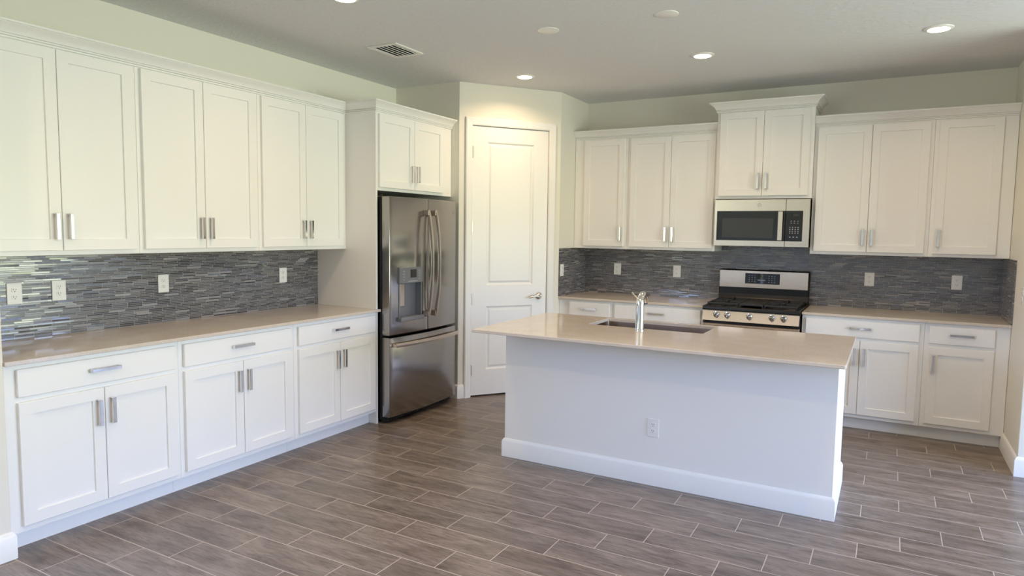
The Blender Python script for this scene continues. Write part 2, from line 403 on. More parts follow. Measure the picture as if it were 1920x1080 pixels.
bmesh.ops.remove_doubles(b, verts=b.verts[:], dist=1e-5)
# slab edges and back
quad(b, (d0, Y, dz0), (d0, Y+.035, dz0), (d0, Y+.035, dz1), (d0, Y, dz1)); quad(b, (d1, Y, dz0), (d1, Y+.035, dz0), (d1, Y+.035, dz1), (d1, Y, dz1))
quad(b, (d0, Y, dz1), (d1, Y, dz1), (d1, Y+.035, dz1), (d0, Y+.035, dz1)); quad(b, (d0, Y, dz0), (d1, Y, dz0), (d1, Y+.035, dz0), (d0, Y+.035, dz0))
quad(b, (d0, Y+.035, dz0), (d1, Y+.035, dz0), (d1, Y+.035, dz1), (d0, Y+.035, dz1))
ob('door_slab', b, TRIM, door, sharp=4)
b = NB(); SH = DS1-.078; ZH = .925
lathe(b, [(.001, 0), (.033, 0), (.033, .006), (.026, .012), (.014, .014), (.012, .045), (.001, .046)], (SH, Y-.0, ZH), 'y', 28)
tube(b, [(SH, Y-.045, ZH), (SH-.02, Y-.05, ZH), (SH-.05, Y-.05, ZH+.002), (SH-.085, Y-.048, ZH-.004), (SH-.112, Y-.044, ZH-.012), (SH-.12, Y-.043, ZH-.014)], [.011, .0105, .0095, .0085, .007, .004], 12)
lv = ob('door_handle', b, NICKEL, door); lv['label'] = 'satin nickel lever handle'
for z in (.25, .91, 1.57, 2.236):
    b = NB(); box(b, DS0-.006, DS0+.006, -.006, Y+.002, z-.05, z+.05, .002); lathe(b, [(.006, -.05), (.006, .05)], (DS0, -.003, z), 'z', 12)
    h_ = ob('hinge', b, NICKEL, door); h_['label'] = 'satin nickel hinge'
# baseboards
BBP = [(0, 0), (.015, 0), (.015, .105), (.009, .118), (.004, .126), (0, .128)]
def pl(s): v = Vector((XS, YS, 0))+TV*s; return (v.x, v.y)
b = NB(); sweep(b, [(.60, YS), (XS, YS), pl(DS0-.072)], BBP); struct('baseboard_pantry_left', b, TRIM)
b = NB(); sweep(b, [pl(DS1+.072), pl(LEN), (XQ, -.60)], BBP); struct('baseboard_pantry_right', b, TRIM)
b = NB(); sweep(b, [(W+.18, -1.215), (W, -1.215), (W, -.62)][::-1][::-1], [(-o, z) for o, z in BBP]) if False else sweep(b, [(W, -.545), (W, -1.215), (W+.16, -1.215), (W+.16, 0)][0:4], [(o, z) for o, z in BBP]); struct('baseboard_right', b, TRIM)
b = NB(); sweep(b, [(0, -5.17), (.645, -5.17), (.645, -5.02), (.56, -5.02)], BBP); struct('baseboard_near', b, TRIM)
b = NB(); sweep(b, [(W+.16, 0), (XF, 0)], BBP); sweep(b, [(XF, 0), (XF, WIN[1]-.0)], BBP); struct('baseboard_back', b, TRIM)

# ------------------------------------------------------------------ cabinet builder (faces local -Y, x to the right)
def shaker(bm, x0, x1, z0, z1, yf, th=.02, fr=.058, rec=.009):
    yb = yf + th; c = .002
    A = [(x0+c, x1-c, z0+c, z1-c, yf), (x0+fr, x1-fr, z0+fr, z1-fr, yf), (x0+fr+.0015, x1-fr-.0015, z0+fr+.0015, z1-fr-.0015, yf+rec)]
    O = [(x0, x1, z0, z1, yb), (x0, x1, z0, z1, yf+c)]
    loops = []
    for a, c_, d, e_, y in O + A:
        loops.append([bm.verts.new(p) for p in ((a, y, d), (c_, y, d), (c_, y, e_), (a, y, e_))])
    for p, q in zip(loops, loops[1:]):
        for i in range(4): bm.faces.new((p[i], p[(i+1)%4], q[(i+1)%4], q[i]))
    bm.faces.new(loops[0]); bm.faces.new(loops[-1])
def pull(bm, cx, cz, yf, ln, vertical=True):
    """flat strap pull: face bar on two end plates."""
    w_, pr, t = .0085, .030, .006; h = ln/2
    if vertical:
        box(bm, cx-w_, cx+w_, yf-pr, yf-pr+t, cz-h, cz+h, .0012)
        for s in (-1, 1): box(bm, cx-w_, cx+w_, yf-pr+t*.5, yf, cz+s*h-s*t, cz+s*h, .0008)
    else:
        box(bm, cx-h, cx+h, yf-pr, yf-pr+t, cz-w_, cz+w_, .0012)
        for s in (-1, 1): box(bm, cx+s*h-s*t, cx+s*h, yf-pr+t*.5, yf, cz-w_, cz+w_, .0008)
ZC, ZT = .914, .894
DB0, DB1, DR0, DR1 = .1295, .7135, .7388, .8694
UB0, UB1, UZ0, UZ1 = 1.4016, 2.4237, 1.3765, 2.455
def cabinet(name, label, cat, origin, rotz, x0, x1, depth, z0, z1, doors, drawers=(), toe=False, group=None, dz=None, hz=None):
    """doors: (xa, xb, side) side 'l'/'r' = edge the pull sits on. x in run coordinates."""
    t = thing(name, label, cat, origin, rotz, group)
    ox = t_ = 0
    b = NB()
    if toe:
        box(b, x0+.0006, x1-.0006, -depth, -.002, .10, z1); box(b, x0+.0006, x1-.0006, -.545, -.002, 0, .101)
    else:
        box(b, x0+.0006, x1-.0006, -depth, -.002, z0, z1, .0015)
    ob('body', b, PAINT, t)
    yf = -depth-.02
    for xa, xb, side in doors:
        b = NB(); shaker(b, xa+.0015, xb-.0015, dz[0], dz[1], yf); d = ob('door', b, PAINT, t)
        b = NB(); cx = xa+.0335 if side == 'l' else xb-.0335
        pull(b, cx, hz, yf, .133); h = ob('handle', b, CHROME, d); h['label'] = 'chrome bar pull'
    for xa, xb in drawers:
        b = NB(); box(b, xa+.001, xb-.001, yf, yf+.02, DR0, DR1, .0025); d = ob('drawer', b, PAINT, t)
        b = NB(); pull(b, (xa+xb)/2, .811, yf, .148, False); h = ob('handle', b, CHROME, d); h['label'] = 'chrome bar pull'
    return t
# left wall run: origin on the wall, local x = world y
Lo = lambda y: (0, y, 0)
R90 = R(90)
left_base = [((-5.017, -4.1525), -4.967, -4.5757, -4.1793, 'white base cabinet on left wall nearest the camera, at the counter\'s near end'),
             ((-4.1525, -3.3075), -4.126, -3.7263, -3.3392, 'white base cabinet on left wall, middle one of three under the long counter'),
             ((-3.3075, -2.4685), -3.2758, -2.8813, -2.494, 'white base cabinet on left wall right beside the refrigerator panel')]
for (a, c), d0_, d1_, d2_, lab in left_base:
    o_ = a
    cabinet('base_cabinet', lab, 'cabinet', Lo(a), R90, 0, c-a, .6226, 0, ZT, [(d0_-a, d1_-a, 'r'), (d1_-a, d2_-a, 'l')], [(d0_-a, d2_-a)], True, 'base cabinets along the left wall', (DB0, DB1), .592)
left_up = [((-5.017, -4.165), -4.985, -4.5868, -4.190, 'white upper cabinet on left wall nearest the camera, cut by the photo edge'),
           ((-4.165, -3.32), -4.1403, -3.7418, -3.3435, 'white upper cabinet on left wall, middle one of three above the backsplash'),
           ((-3.32, -2.4685), -3.2951, -2.8994, -2.5049, 'white upper cabinet on left wall touching the tall refrigerator panel')]
for (a, c), d0_, d1_, d2_, lab in left_up:
    cabinet('upper_cabinet', lab, 'cabinet', Lo(a), R90, 0, c-a, .3201, UZ0, UZ1, [(d0_-a, d1_-a, 'r'), (d1_-a, d2_-a, 'l')], (), False, 'upper cabinets along the left wall', (UB0, UB1), 1.526)
# over the refrigerator
a = -2.449
cabinet('refrigerator_cabinet', 'short white two door cabinet mounted above the refrigerator', 'cabinet', Lo(a), R90, 0, -1.447-a, .625, 1.834, UZ1,
        [(-2.443-a, -2.006-a, 'r'), (-2.006-a, -1.586-a, 'l')], (), False, None, (1.858, 2.416), 1.987)
b = NB(); box(b, .001, .6262, -2.4675, -2.4495, 0, UZ1, .0012)
tag(ob('refrigerator_surround', b, PAINT), 'tall white side panel standing between the left counter and the refrigerator', 'panel')
# back wall run: local = world
def bcab(name, lab, x0, x1, depth, doors, drawers=(), toe=False, group=None, z=(UZ0, UZ1), dz=(UB0, UB1), hz=1.522):
    return cabinet(name, lab, 'cabinet', (x0, 0, 0), 0, 0, x1-x0, depth, z[0], z[1], [(p-x0, q-x0, s) for p, q, s in doors], [(p-x0, q-x0) for p, q in drawers], toe, group, dz, hz)
GU, GB = 'upper cabinets along the back wall', 'base cabinets along the back wall'
bcab('upper_cabinet', 'narrow single door white upper cabinet on back wall beside the pantry corner', XQ+.002, 1.8785, .299, [(1.4338, 1.8513, 'r')], group=GU)
bcab('upper_cabinet', 'two door white upper cabinet on back wall just left of the microwave', 1.8785, 2.714, .299, [(1.9057, 2.2959, 'r'), (2.2959, 2.6937, 'l')], group=GU)
bcab('microwave_cabinet', 'taller raised white cabinet with wide crown above the microwave', 2.715, 3.503, .36, [(2.742, 3.108, 'r'), (3.108, 3.472, 'l')], z=(1.842, 2.62), dz=(1.866, 2.586), hz=1.99)
bcab('upper_cabinet', 'two door white upper cabinet on back wall just right of the microwave', 3.504, 4.356, .299, [(3.5297, 3.928, 'r'), (3.928, 4.3287, 'l')], group=GU)
bcab('upper_cabinet', 'single door white upper cabinet on back wall against the right wall', 4.356, W-.002, .299, [(4.384, 4.7926, 'l')], group=GU)
bcab('base_cabinet', 'narrow white base cabinet in the back corner beside the pantry wall', XQ+.002, 1.8745, .6106, [(1.442, 1.851, 'r')], [(1.442, 1.851)], True, GB, z=(0, ZT), dz=(DB0, DB1), hz=.588)
bcab('base_cabinet', 'white base cabinet just left of the range, behind the island faucet', 1.8745, 2.708, .6106, [(1.898, 2.294, 'r'), (2.294, 2.690, 'l')], [(1.898, 2.690)], True, GB, z=(0, ZT), dz=(DB0, DB1), hz=.588)
bcab('base_cabinet', 'wide two door white base cabinet just right of the range', 3.504, 4.356, .6106, [(3.5322, 3.9297, 'r'), (3.9297, 4.326, 'l')], [(3.5322, 4.326)], True, GB, z=(0, ZT), dz=(DB0, DB1), hz=.588)
bcab('base_cabinet', 'single door white base cabinet in the corner against the right wall', 4.356, W-.002, .6106, [(4.3869, 4.7926, 'l')], [(4.3869, 4.7926)], True, GB, z=(0, ZT), dz=(DB0, DB1), hz=.588)

# crown mouldings
def crown_prof(z0, z1, out):
    h = z1-z0
    return [(.0004, z0), (.008, z0), (.011, z0+.03*h), (.011, z0+.09*h), (.004, z0+.105*h), (.004, z0+.135*h), (.013, z0+.15*h), (.016, z0+.19*h), (.014, z0+.245*h), (.008, z0+.26*h), (.008, z0+.285*h), (.018, z0+.30*h), (.021, z0+.40*h), (.029, z0+.56*h), (.042, z0+.70*h), (out*.84, z0+.80*h), (out*.90, z0+.83*h), (out*.88, z0+.86*h), (out, z0+.885*h), (out, z1), (.0004, z1)]
GC = 'crown mouldings on top of the cabinets'
b = NB(); sweep(b, [(.3201, -5.017), (.3201, -2.4675), (.6262, -2.4675), (.6262, -1.447)], crown_prof(2.430, 2.508, .062))
tag(ob('crown_molding', b, PAINT), 'long white crown molding over left wall cabinets, stepping out above the refrigerator', 'crown molding', GC)
b = NB(); sweep(b, [(XQ+.002, -.299), (2.714, -.299)], crown_prof(2.436, 2.515, .062))
tag(ob('crown_molding', b, PAINT), 'white crown molding over back wall cabinets between pantry and microwave cabinet', 'crown molding', GC)
b = NB(); sweep(b, [(2.715, -.004), (2.715, -.36), (3.503, -.36), (3.503, -.004)], crown_prof(2.592, 2.676, .066))
tag(ob('crown_molding', b, PAINT), 'raised white crown molding wrapping the microwave cabinet top', 'crown molding', GC)
b = NB(); sweep(b, [(3.504, -.299), (W-.002, -.299)], crown_prof(2.436, 2.515, .062))
tag(ob('crown_molding', b, PAINT), 'white crown molding over back wall cabinets right of the microwave', 'crown molding', GC)

# countertops
GT = 'quartz countertops on the wall cabinets'
b = NB(); box(b, .001, .6574, -5.0185, -2.4685, ZT, ZC, .002); box(b, .627, .6574, -2.469, -2.447, ZT, ZC, .002)
tag(ob('countertop', b, QUARTZ), 'long beige quartz countertop on the left wall base cabinets', 'countertop', GT)
b = NB(); box(b, XQ+.001, 2.711, -.64, -.001, ZT, ZC, .002)
tag(ob('countertop', b, QUARTZ), 'beige quartz countertop on back wall between pantry corner and range', 'countertop', GT)
b = NB(); box(b, 3.501, W-.001, -.64, -.001, ZT, ZC, .002)
tag(ob('countertop', b, QUARTZ), 'beige quartz countertop on back wall between range and right wall', 'countertop', GT)

# backsplashes (local x along wall, -y out)
def splash(label, loc, rotz, ln, z0=ZC+.0005, z1=1.376, extra=None):
    b = NB(); box(b, 0, ln, -.009, -.0005, z0, z1)
    if extra: box(b, extra[0], extra[1], -.009, -.0005, extra[2], extra[3])
    return tag(ob('backsplash', b, MOSAIC, None, loc, (0, 0, rotz)), label, 'backsplash', 'mosaic backsplashes')
splash('long grey mosaic strip backsplash on the left wall', (0, -5.0195, 0), R90, 5.0195-2.4685)
splash('small grey mosaic backsplash return on the pantry corner wall', (XQ, -.644, 0), R90, .644-.0095)
splash('grey brown mosaic strip backsplash across the back wall behind the range', (XQ+.0005, 0, 0), 0, W-XQ-.001, extra=(2.7165-XQ, 3.5015-XQ, 1.3755, 1.4285))
splash('narrow mosaic backsplash return on the right wall', (W, -.0095, 0), R(-90), .644-.0095)

# ------------------------------------------------------------------ outlets
def outlet(label, loc, rotz, group='outlets on the backsplash', kind='outlet'):
    t = thing('wall_outlet', label, 'outlet', loc, rotz, group)
    b = NB(); box(b, -.037, .037, -.006, 0, -.0575, .0575, .0025); ob('plate', b, PLASTIC, t)
    for s in (-1, 1):
        b = NB(); n = 24; cz = s*.0195
        ring = []
        for dy in (-.006, -.0085):
            rr = []
            for i in range(n):
                a = 2*math.pi*i/n; rr.append(b.verts.new((max(-.0145, min(.0145, .0172*math.cos(a))), dy, cz+.0142*math.sin(a)*1.02)))
            ring.append(rr)
        for i in range(n): b.faces.new((ring[0][i], ring[0][(i+1)%n], ring[1][(i+1)%n], ring[1][i]))
        b.faces.new(ring[1])
        box(b, -.0075, -.0050, -.0088, -.0080, cz-.001, cz+.008, 0, 1); box(b, .0050, .0072, -.0088, -.0080, cz, cz+.0075, 0, 1)
        lathe(b, [(.0025, .0080), (.0025, .0088)], (0, 0, cz-.007), 'y', 10, 1)
        ob('receptacle', b, [PLASTIC, SLOT], t)
    b = NB(); lathe(b, [(.0028, .006), (.0028, .0072), (.001, .0074)], (0, 0, 0), 'y', 12); ob('screw', b, PLASTIC, t)
    return t
SP = .0092
outlet('white outlet on left wall backsplash nearest the camera', (SP, -4.675, 1.163), R90)
outlet('white outlet on left wall backsplash, second from the near end', (SP, -4.452, 1.166), R90)
outlet('white outlet on left wall backsplash, centred under the middle upper cabinet', (SP, -3.822, 1.167), R90)
outlet('white outlet on left wall backsplash closest to the refrigerator panel', (SP, -2.835, 1.172), R90)
outlet('white outlet on the pantry corner backsplash return', (XQ+SP, -.592, 1.165), R90)
outlet('white outlet on back wall backsplash nearest the pantry corner', (1.690, -SP, 1.166), 0)
outlet('white outlet on back wall backsplash left of the range, above the faucet', (2.300, -SP, 1.167), 0)
outlet('beige white outlet on back wall backsplash just right of the range', (3.957, -SP, 1.165), 0)
outlet('beige white outlet on back wall backsplash nearest the right wall', (4.583, -SP, 1.167), 0)
outlet('white outlet plate on the plain right wall past the backsplash', (W-.0002, -.985, 1.15), R(-90), None)

# ------------------------------------------------------------------ island
IX0, IX1, IY0, IY1 = 1.8618, 3.8955, -2.592, -1.912
isl = thing('kitchen_island', 'white painted kitchen island with wide baseboard in the middle of the floor', 'island', ((IX0+IX1)/2, (IY0+IY1)/2, 0))
icx, icy = (IX0+IX1)/2, (IY0+IY1)/2
def rel(bm): bmesh.ops.translate(bm, vec=(-icx, -icy, 0), verts=bm.verts[:]); return bm
SX0, SX1, SY0, SY1 = 2.340, 3.108, -2.306, -1.933
b = NB()
t_ = .03
box(b, IX0, IX1, IY0, IY0+t_, 0, ZT, .002); box(b, IX0, IX0+t_, IY0+t_, IY1, 0, ZT); box(b, IX1-t_, IX1, IY0+t_, IY1, 0, ZT)
box(b, IX0+t_, IX1-t_, IY1-.010, IY1, .1, ZT); box(b, IX0+t_, IX1-t_, IY1-.10, IY1-.08, 0, .1)
ob('body', rel(b), WALL_LIT, isl)
b = NB(); sweep(b, [(IX0, IY1), (IX0, IY0), (IX1, IY0), (IX1, IY1)], [(0, 0), (.015, 0), (.015, .105), (.009, .117), (.004, .124), (0, .126)])
ob('baseboard', rel(b), TRIM, isl)
for k in range(4):
    wd = (IX1-IX0-.06)/4; xa = IX0+.03+k*wd
    b = NB(); shaker(b, xa+.012, xa+wd-.012, .13, .71, 0); 
    for v in b.verts: v.co.y = IY1+.0-v.co.y+.02 if False else IY1+.02-v.co.y
    ob('door', rel(b), PAINT, isl)
# top with sink cut-out
def rrect(x0, x1, y0, y1, r, n=6):
    out = []
    for cx, cy, a0 in ((x1-r, y1-r, 0), (x0+r, y1-r, 90), (x0+r, y0+r, 180), (x1-r, y0+r, 270)):
        for k in range(n+1):
            a = R(a0+90*k/n); out.append((cx+r*math.cos(a), cy+r*math.sin(a)))
    return out
TX0, TX1, TY0, TY1 = 1.8166, 3.9436, -2.9595, -1.8885
b = NB(); OL = rrect(TX0, TX1, TY0, TY1, .012); IL = rrect(SX0, SX1, SY0, SY1, .012)
n = len(OL); zt, zb, e_ = ZC, ZT, .0025
def ring_at(pts, z, grow=0, c=None):
    return [b.verts.new((x, y, z)) for x, y in pts]
OLi = rrect(TX0+e_, TX1-e_, TY0+e_, TY1-e_, .010)
ILo = rrect(SX0-.0015, SX1+.0015, SY0-.0015, SY1+.0015, .013)
rings = [ring_at(ILo, zt), ring_at(OLi, zt), ring_at(OL, zt-e_), ring_at(OL, zb+e_), ring_at(OLi, zb), ring_at(IL, zb), ring_at(IL, zt-.0015)]
rings.append(rings[0])
for p, q in zip(rings, rings[1:]):
    for i in range(n): b.faces.new((p[i], p[(i+1)%n], q[(i+1)%n], q[i]))
tag(ob('island_countertop', b, QUARTZ), 'beige quartz slab overhanging the island, cut out for the sink', 'countertop')
# sink bowl
sink = thing('sink', 'rectangular stainless undermount sink set in the island countertop', 'sink', ((SX0+SX1)/2, (SY0+SY1)/2, ZT))
b = NB(); ox, oy = (SX0+SX1)/2, (SY0+SY1)/2
def rr_(dx, r): return [(x-ox, y-oy) for x, y in rrect(SX0-dx, SX1+dx, SY0-dx, SY1+dx, r)]
lv_ = [(.007, .03, -.0015), (.007, .03, -.0005), (.001, .024, -.0005), (-.002, .024, -.185), (-.018, .03, -.205), (-.03, .03, -.209)]
rs = [[b.verts.new((x, y, z)) for x, y in rr_(dx, r)] for dx, r, z in lv_]
for p, q in zip(rs, rs[1:]):
    for i in range(n): b.faces.new((p[i], p[(i+1)%n], q[(i+1)%n], q[i]))
b.faces.new(rs[-1]); ob('basin', b, SINKM, sink)
b = NB(); lathe(b, [(.001, -.2085), (.045, -.2085), (.045, -.206), (.036, -.205), (.03, -.2075), (.001, -.2075)], (0, .05, 0), 'z', 24); ob('drain', b, CHROME, sink)
# faucet
FX, FY = 2.724, -2.385
fau = thing('faucet', 'chrome single lever pull out faucet standing at the island sink', 'faucet', (FX, FY, ZC))
b = NB(); lathe(b, [(.001, .0), (.031, 0), (.031, .004), (.028, .007), (.0265, .012), (.0265, .150), (.0275, .151), (.0275, .154), (.0262, .155), (.0262, .190), (.022, .197), (.001, .199)], n=36)
ob('body', b, CHROME, fau)
sd = Vector((-.07, 1, 0)).normalized()
def sp(d, z): return (sd.x*d, sd.y*d, z)
b = NB(); tube(b, [sp(-.004, .176), sp(.016, .200), sp(.042, .217), sp(.066, .222)], [.022, .0225, .0225, .0225], 20); ob('spout', b, CHROME, fau)
b = NB(); tube(b, [sp(.065, .222), sp(.092, .219), sp(.114, .203), sp(.124, .182), sp(.127, .166)], [.022, .023, .023, .022, .020], 20)
hd = ob('spray_head', b, CHROME, fau)
b = NB(); tube(b, [sp(.127, .168), sp(.128, .157)], [.0175, .017], 16); ob('nozzle', b, BLACK, hd)
b = NB(); tube(b, [(-.008, -.006, .192), (-.020, -.010, .207), (-.036, -.014, .225), (-.050, -.018, .240)], [.006, .0042, .0042, .006], 12); ob('lever', b, NICKEL, fau)
outlet('white outlet on the island\'s front face above the baseboard', (2.8985, IY0, .356), 0, None)

# ------------------------------------------------------------------ refrigerator (local x -> world y)
FRW = .915; FY0 = -2.441
fr = thing('refrigerator', 'stainless french door refrigerator with water dispenser in the left alcove', 'refrigerator', (0, FY0, 0), R90)
FC, BUL = -.735, .030
def fy(u): k = 2*u/FRW-1; return FC-BUL*(1-k*k)
b = NB(); box(b, .006, FRW-.006, -.655, -.03, .03, 1.765, .004)
for x in (.06, FRW-.06):
    for y in (-.6, -.1): lathe(b, [(.02, 0), (.02, .03)], (x, y, 0), 'z', 12)
ob('body', b, BLACK, fr)
b = NB(); box(b, .012, FRW-.012, -.69, -.65, .012, .052, .003)
for k in range(24): box(b, .05+k*.034, .07+k*.034, -.694, -.688, .02, .045)
ob('kick_grille', b, BLACK, fr)
for x in (.05, FRW-.05):
    b = NB(); box(b, x-.04, x+.04, -.72, -.56, 1.765, 1.785, .004); ob('hinge_cover', b, BLACK, fr)
def fr_panel(bm, u0, u1, z0, z1, holes=(), extra_u=(), extra_v=(), back=-.665):
    us = sorted(set([u0+.006, u1-.006] + [u0+.006+(u1-u0-.012)*i/16 for i in range(17)] + list(extra_u)))
    vs = sorted(set([z0+.006, z1-.006] + list(extra_v)))
    grid_face(bm, us, vs, holes, lambda u, v: (u, fy(u), v))
    # rounded rim then sides
    per = [(u, z0+.006) for u in us] + [(us[-1], v) for v in vs[1:]] + [(u, z1-.006) for u in us[::-1][1:]] + [(us[0], v) for v in vs[::-1][1:-1]]
    cu, cv = (u0+u1)/2, (z0+z1)/2
    def exp(p, d, back_):
        u, v = p
        uu = u + (d if abs(u-us[-1]) < 1e-6 else -d if abs(u-us[0]) < 1e-6 else 0)
        vv = v + (d if abs(v-vs[-1]) < 1e-6 else -d if abs(v-vs[0]) < 1e-6 else 0)
        return (uu, fy(u)+back_, vv)
    L_ = [[bm.verts.new(exp(p, d, bk)) for p in per] for d, bk in ((0, 0), (.004, .0015), (.006, .006))]
    L_.append([bm.verts.new((exp(p, .006, 0)[0], back, exp(p, .006, 0)[2])) for p in per])
    m = len(per)
    for p, q in zip(L_, L_[1:]):
        for i in range(m): bm.faces.new((p[i], p[(i+1)%m], q[(i+1)%m], q[i]))
    bm.faces.new(L_[-1])
    bmesh.ops.remove_doubles(bm, verts=bm.verts[:], dist=1e-5)
MID = FRW/2
ZD0, ZD1 = .710, 1.787
hu0, hu1, hz0, hz1 = .098, .388, .812, 1.236   # dispenser opening
b = NB(); fr_panel(b, 0, MID-.002, ZD0, ZD1, [(hu0, hu1, hz0, hz1)], [hu0, hu1], [hz0, hz1]); dl = ob('door', b, DSTEEL, fr)
b = NB(); fr_panel(b, MID+.002, FRW, ZD0, ZD1); drr = ob('door', b, DSTEEL, fr)
b = NB(); fr_panel(b, 0, FRW, .058, .690); fz = ob('freezer_drawer', b, DSTEEL, fr)
# dispenser
def dy(u, off): return fy(u)+off
b = NB(); rc0, rc1 = .838, 1.108
box(b, hu0, hu1, -.70, -.665, rc0-.02, hz1)                       # back of the recess
yfr = fy((hu0+hu1)/2)
box(b, hu0, hu0+.012, yfr+.006, -.69, hz0, hz1, .002); box(b, hu1-.012, hu1, yfr-.002, -.69, hz0, hz1, .002)
box(b, hu0, hu1, yfr+.004, -.69, hz0, rc0-.012, .002)
ob('dispenser_recess', b, STEELP, dl)
b = NB(); box(b, hu0-.004, hu1+.002, yfr-.006, -.69, rc1, hz1+.002, .004); cp = ob('dispenser_control', b, STEELP, dl)
b = NB()
box(b, hu0+.13, hu0+.205, yfr-.0075, yfr-.005, rc1+.045, hz1-.018, 0, 0)
for k in range(4):
    box(b, hu0+.03, hu0+.055, yfr-.0075, yfr-.005, rc1+.03+k*.022, rc1+.034+k*.022, 0, 1); box(b, hu1-.06, hu1-.035, yfr-.0075, yfr-.005, rc1+.03+k*.022, rc1+.034+k*.022, 0, 1)
box(b, hu0+.10, hu1-.07, yfr-.0075, yfr-.005, rc1+.014, rc1+.019, 0, 1)
ob('dispenser_display', b, [DGREY, KEYS], dl)
b = NB(); box(b, hu0+.03, hu0+.085, yfr+.02, yfr+.035, .925, rc1, .004); box(b, hu0+.02, hu0+.095, yfr+.03, -.70, .95, rc1, .002, 1); ob('dispenser_paddle', b, [STEEL, BLACK], dl)
b = NB(); box(b, hu0-.006, hu1+.004, yfr-.022, -.70, hz0-.002, rc0+.004, .004); ob('drip_tray', b, STEELP, dl)
# bowed handles
def bow(zs, u, amp=.058, base=.014, parent=None):
    b = NB(); z0_, z1_ = zs; pts = []
    for k in range(25):
        t = k/24; bowv = math.sin(math.pi*t)
        pts.append((u, fy(u)-base-.028-amp*.8*bowv**.8, z0_+(z1_-z0_)*t))
    tube(b, pts, .01, 16, flat=(.008, .015))
    for z in (z0_+.025, z1_-.025): box(b, u-.012, u+.012, fy(u)-.055, fy(u)+.002, z-.022, z+.022, .004)
    h = ob('handle', b, STEEL, parent); h['label'] = 'long bowed steel handle'; return h
bow((.822, 1.697), MID-.052, parent=dl); bow((.822, 1.697), MID+.046, parent=drr)
b = NB(); pts = []
for k in range(25):
    t = k/24; u = .028+(FRW-.056)*t; pts.append((u, fy(u)-.040-.012*math.sin(math.pi*t), .632+.008*math.sin(math.pi*t)*0))
tube(b, pts, .01, 16, flat=(.017, .008))
for u in (.045, FRW-.045): box(b, u-.02, u+.02, fy(u)-.045, fy(u)+.002, .618, .646, .004)
h = ob('handle', b, STEEL, fz); h['label'] = 'horizontal steel freezer handle'
b = NB(); lathe(b, [(.001, 0), (.013, 0), (.013, .002), (.010, .0025), (.010, .0015), (.001, .002)], (FRW-.065, fy(FRW-.065)+.0005, 1.682), 'y', 24); ob('logo', b, LOGO, drr)

# ------------------------------------------------------------------ microwave
MX0, MX1, MZ0, MZ1, MYF = 2.722, 3.500, 1.4295, 1.836, -.385
mw = thing('microwave', 'stainless over range microwave with black glass front', 'microwave', ((MX0+MX1)/2, 0, MZ0))
mcx = (MX0+MX1)/2
def mrel(bm): bmesh.ops.translate(bm, vec=(-mcx, 0, -MZ0), verts=bm.verts[:]); return bm
b = NB(); box(b, MX0+.004, MX1-.004, -.355, -.012, MZ0+.008, MZ1-.002); box(b, MX0+.02, MX1-.02, -.35, -.05, MZ0, MZ0+.008); ob('body', mrel(b), BLACK, mw)
SPL = 3.312
b = NB(); box(b, MX0, SPL-.001, MYF, -.356, MZ0, MZ1, .003); md = ob('door', mrel(b), STEEL, mw)
b = NB(); box(b, SPL+.001, MX1, MYF, -.356, MZ0, MZ1, .003); mp_ = ob('control_panel', mrel(b), STEEL, mw)
b = NB(); box(b, 2.744, SPL-.0015, MYF-.004, MYF+.002, 1.480, 1.736, .002); wd_ = ob('door_glass', mrel(b), BGLASS, md)
b = NB(); box(b, 2.792, 3.217, MYF-.0046, MYF-.003, 1.505, 1.674, 0); ob('window', mrel(b), DGREY, md)
b = NB(); box(b, SPL+.0015, 3.448, MYF-.004, MYF+.002, 1.480, 1.736, .002); ob('control_glass', mrel(b), BGLASS, mp_)
b = NB()
for r_ in range(2):
    for c in range(3): box(b, 3.352+c*.026, 3.364+c*.026, MYF-.0046, MYF-.0038, 1.648-r_*.017, 1.652-r_*.017)
for r_ in range(4):
    for c in range(4): box(b, 3.346+c*.0215, 3.354+c*.0215, MYF-.0046, MYF-.0038, 1.594-r_*.016, 1.600-r_*.016)
for c in range(3): box(b, 3.346+c*.028, 3.358+c*.028, MYF-.0046, MYF-.0038, 1.512, 1.518)
ob('lettering', mrel(b), KEYS, mp_)['label'] = 'small printed keypad marks'
b = NB(); box(b, 3.372, 3.418, MYF-.0046, MYF-.0038, 1.692, 1.712); ob('display', mrel(b), DGREY, mp_)
b = NB(); box(b, 3.255, 3.293, MYF-.034, MYF-.022, 1.482, 1.732, .004); box(b, 3.262, 3.286, MYF-.023, MYF-.003, 1.492, 1.512, .002); box(b, 3.262, 3.286, MYF-.023, MYF-.003, 1.702, 1.722, .002)
ob('handle', mrel(b), STEEL, md)
def badge(bm, cx, cy, cz, r, asp=1.15):
    n_ = 28
    for ra, rb in ((1.0, .8), ):
        A = []; 
        for rr2 in (ra, rb):
            A.append([bm.verts.new((cx+r*asp*rr2*math.cos(2*math.pi*i/n_), cy, cz+r*rr2*math.sin(2*math.pi*i/n_))) for i in range(n_)])
        for i in range(n_): bm.faces.new((A[0][i], A[0][(i+1)%n_], A[1][(i+1)%n_], A[1][i]))
    # curled script strokes inside the ring
    for sx_, ph in ((-.28, 0), (.26, 1.2)):
        pts = [(cx+r*(sx_+.26*math.cos(ph+t*.5)*(1-.03*t)), cy-.0003, cz+r*.42*math.sin(ph+t*.62)) for t in range(0, 13)]
        tube(bm, pts, r*.05, 6)
    return bm
b = NB(); badge(b, 3.097, MYF-.0012, 1.786, .015); ob('logo', mrel(b), LOGO, md)

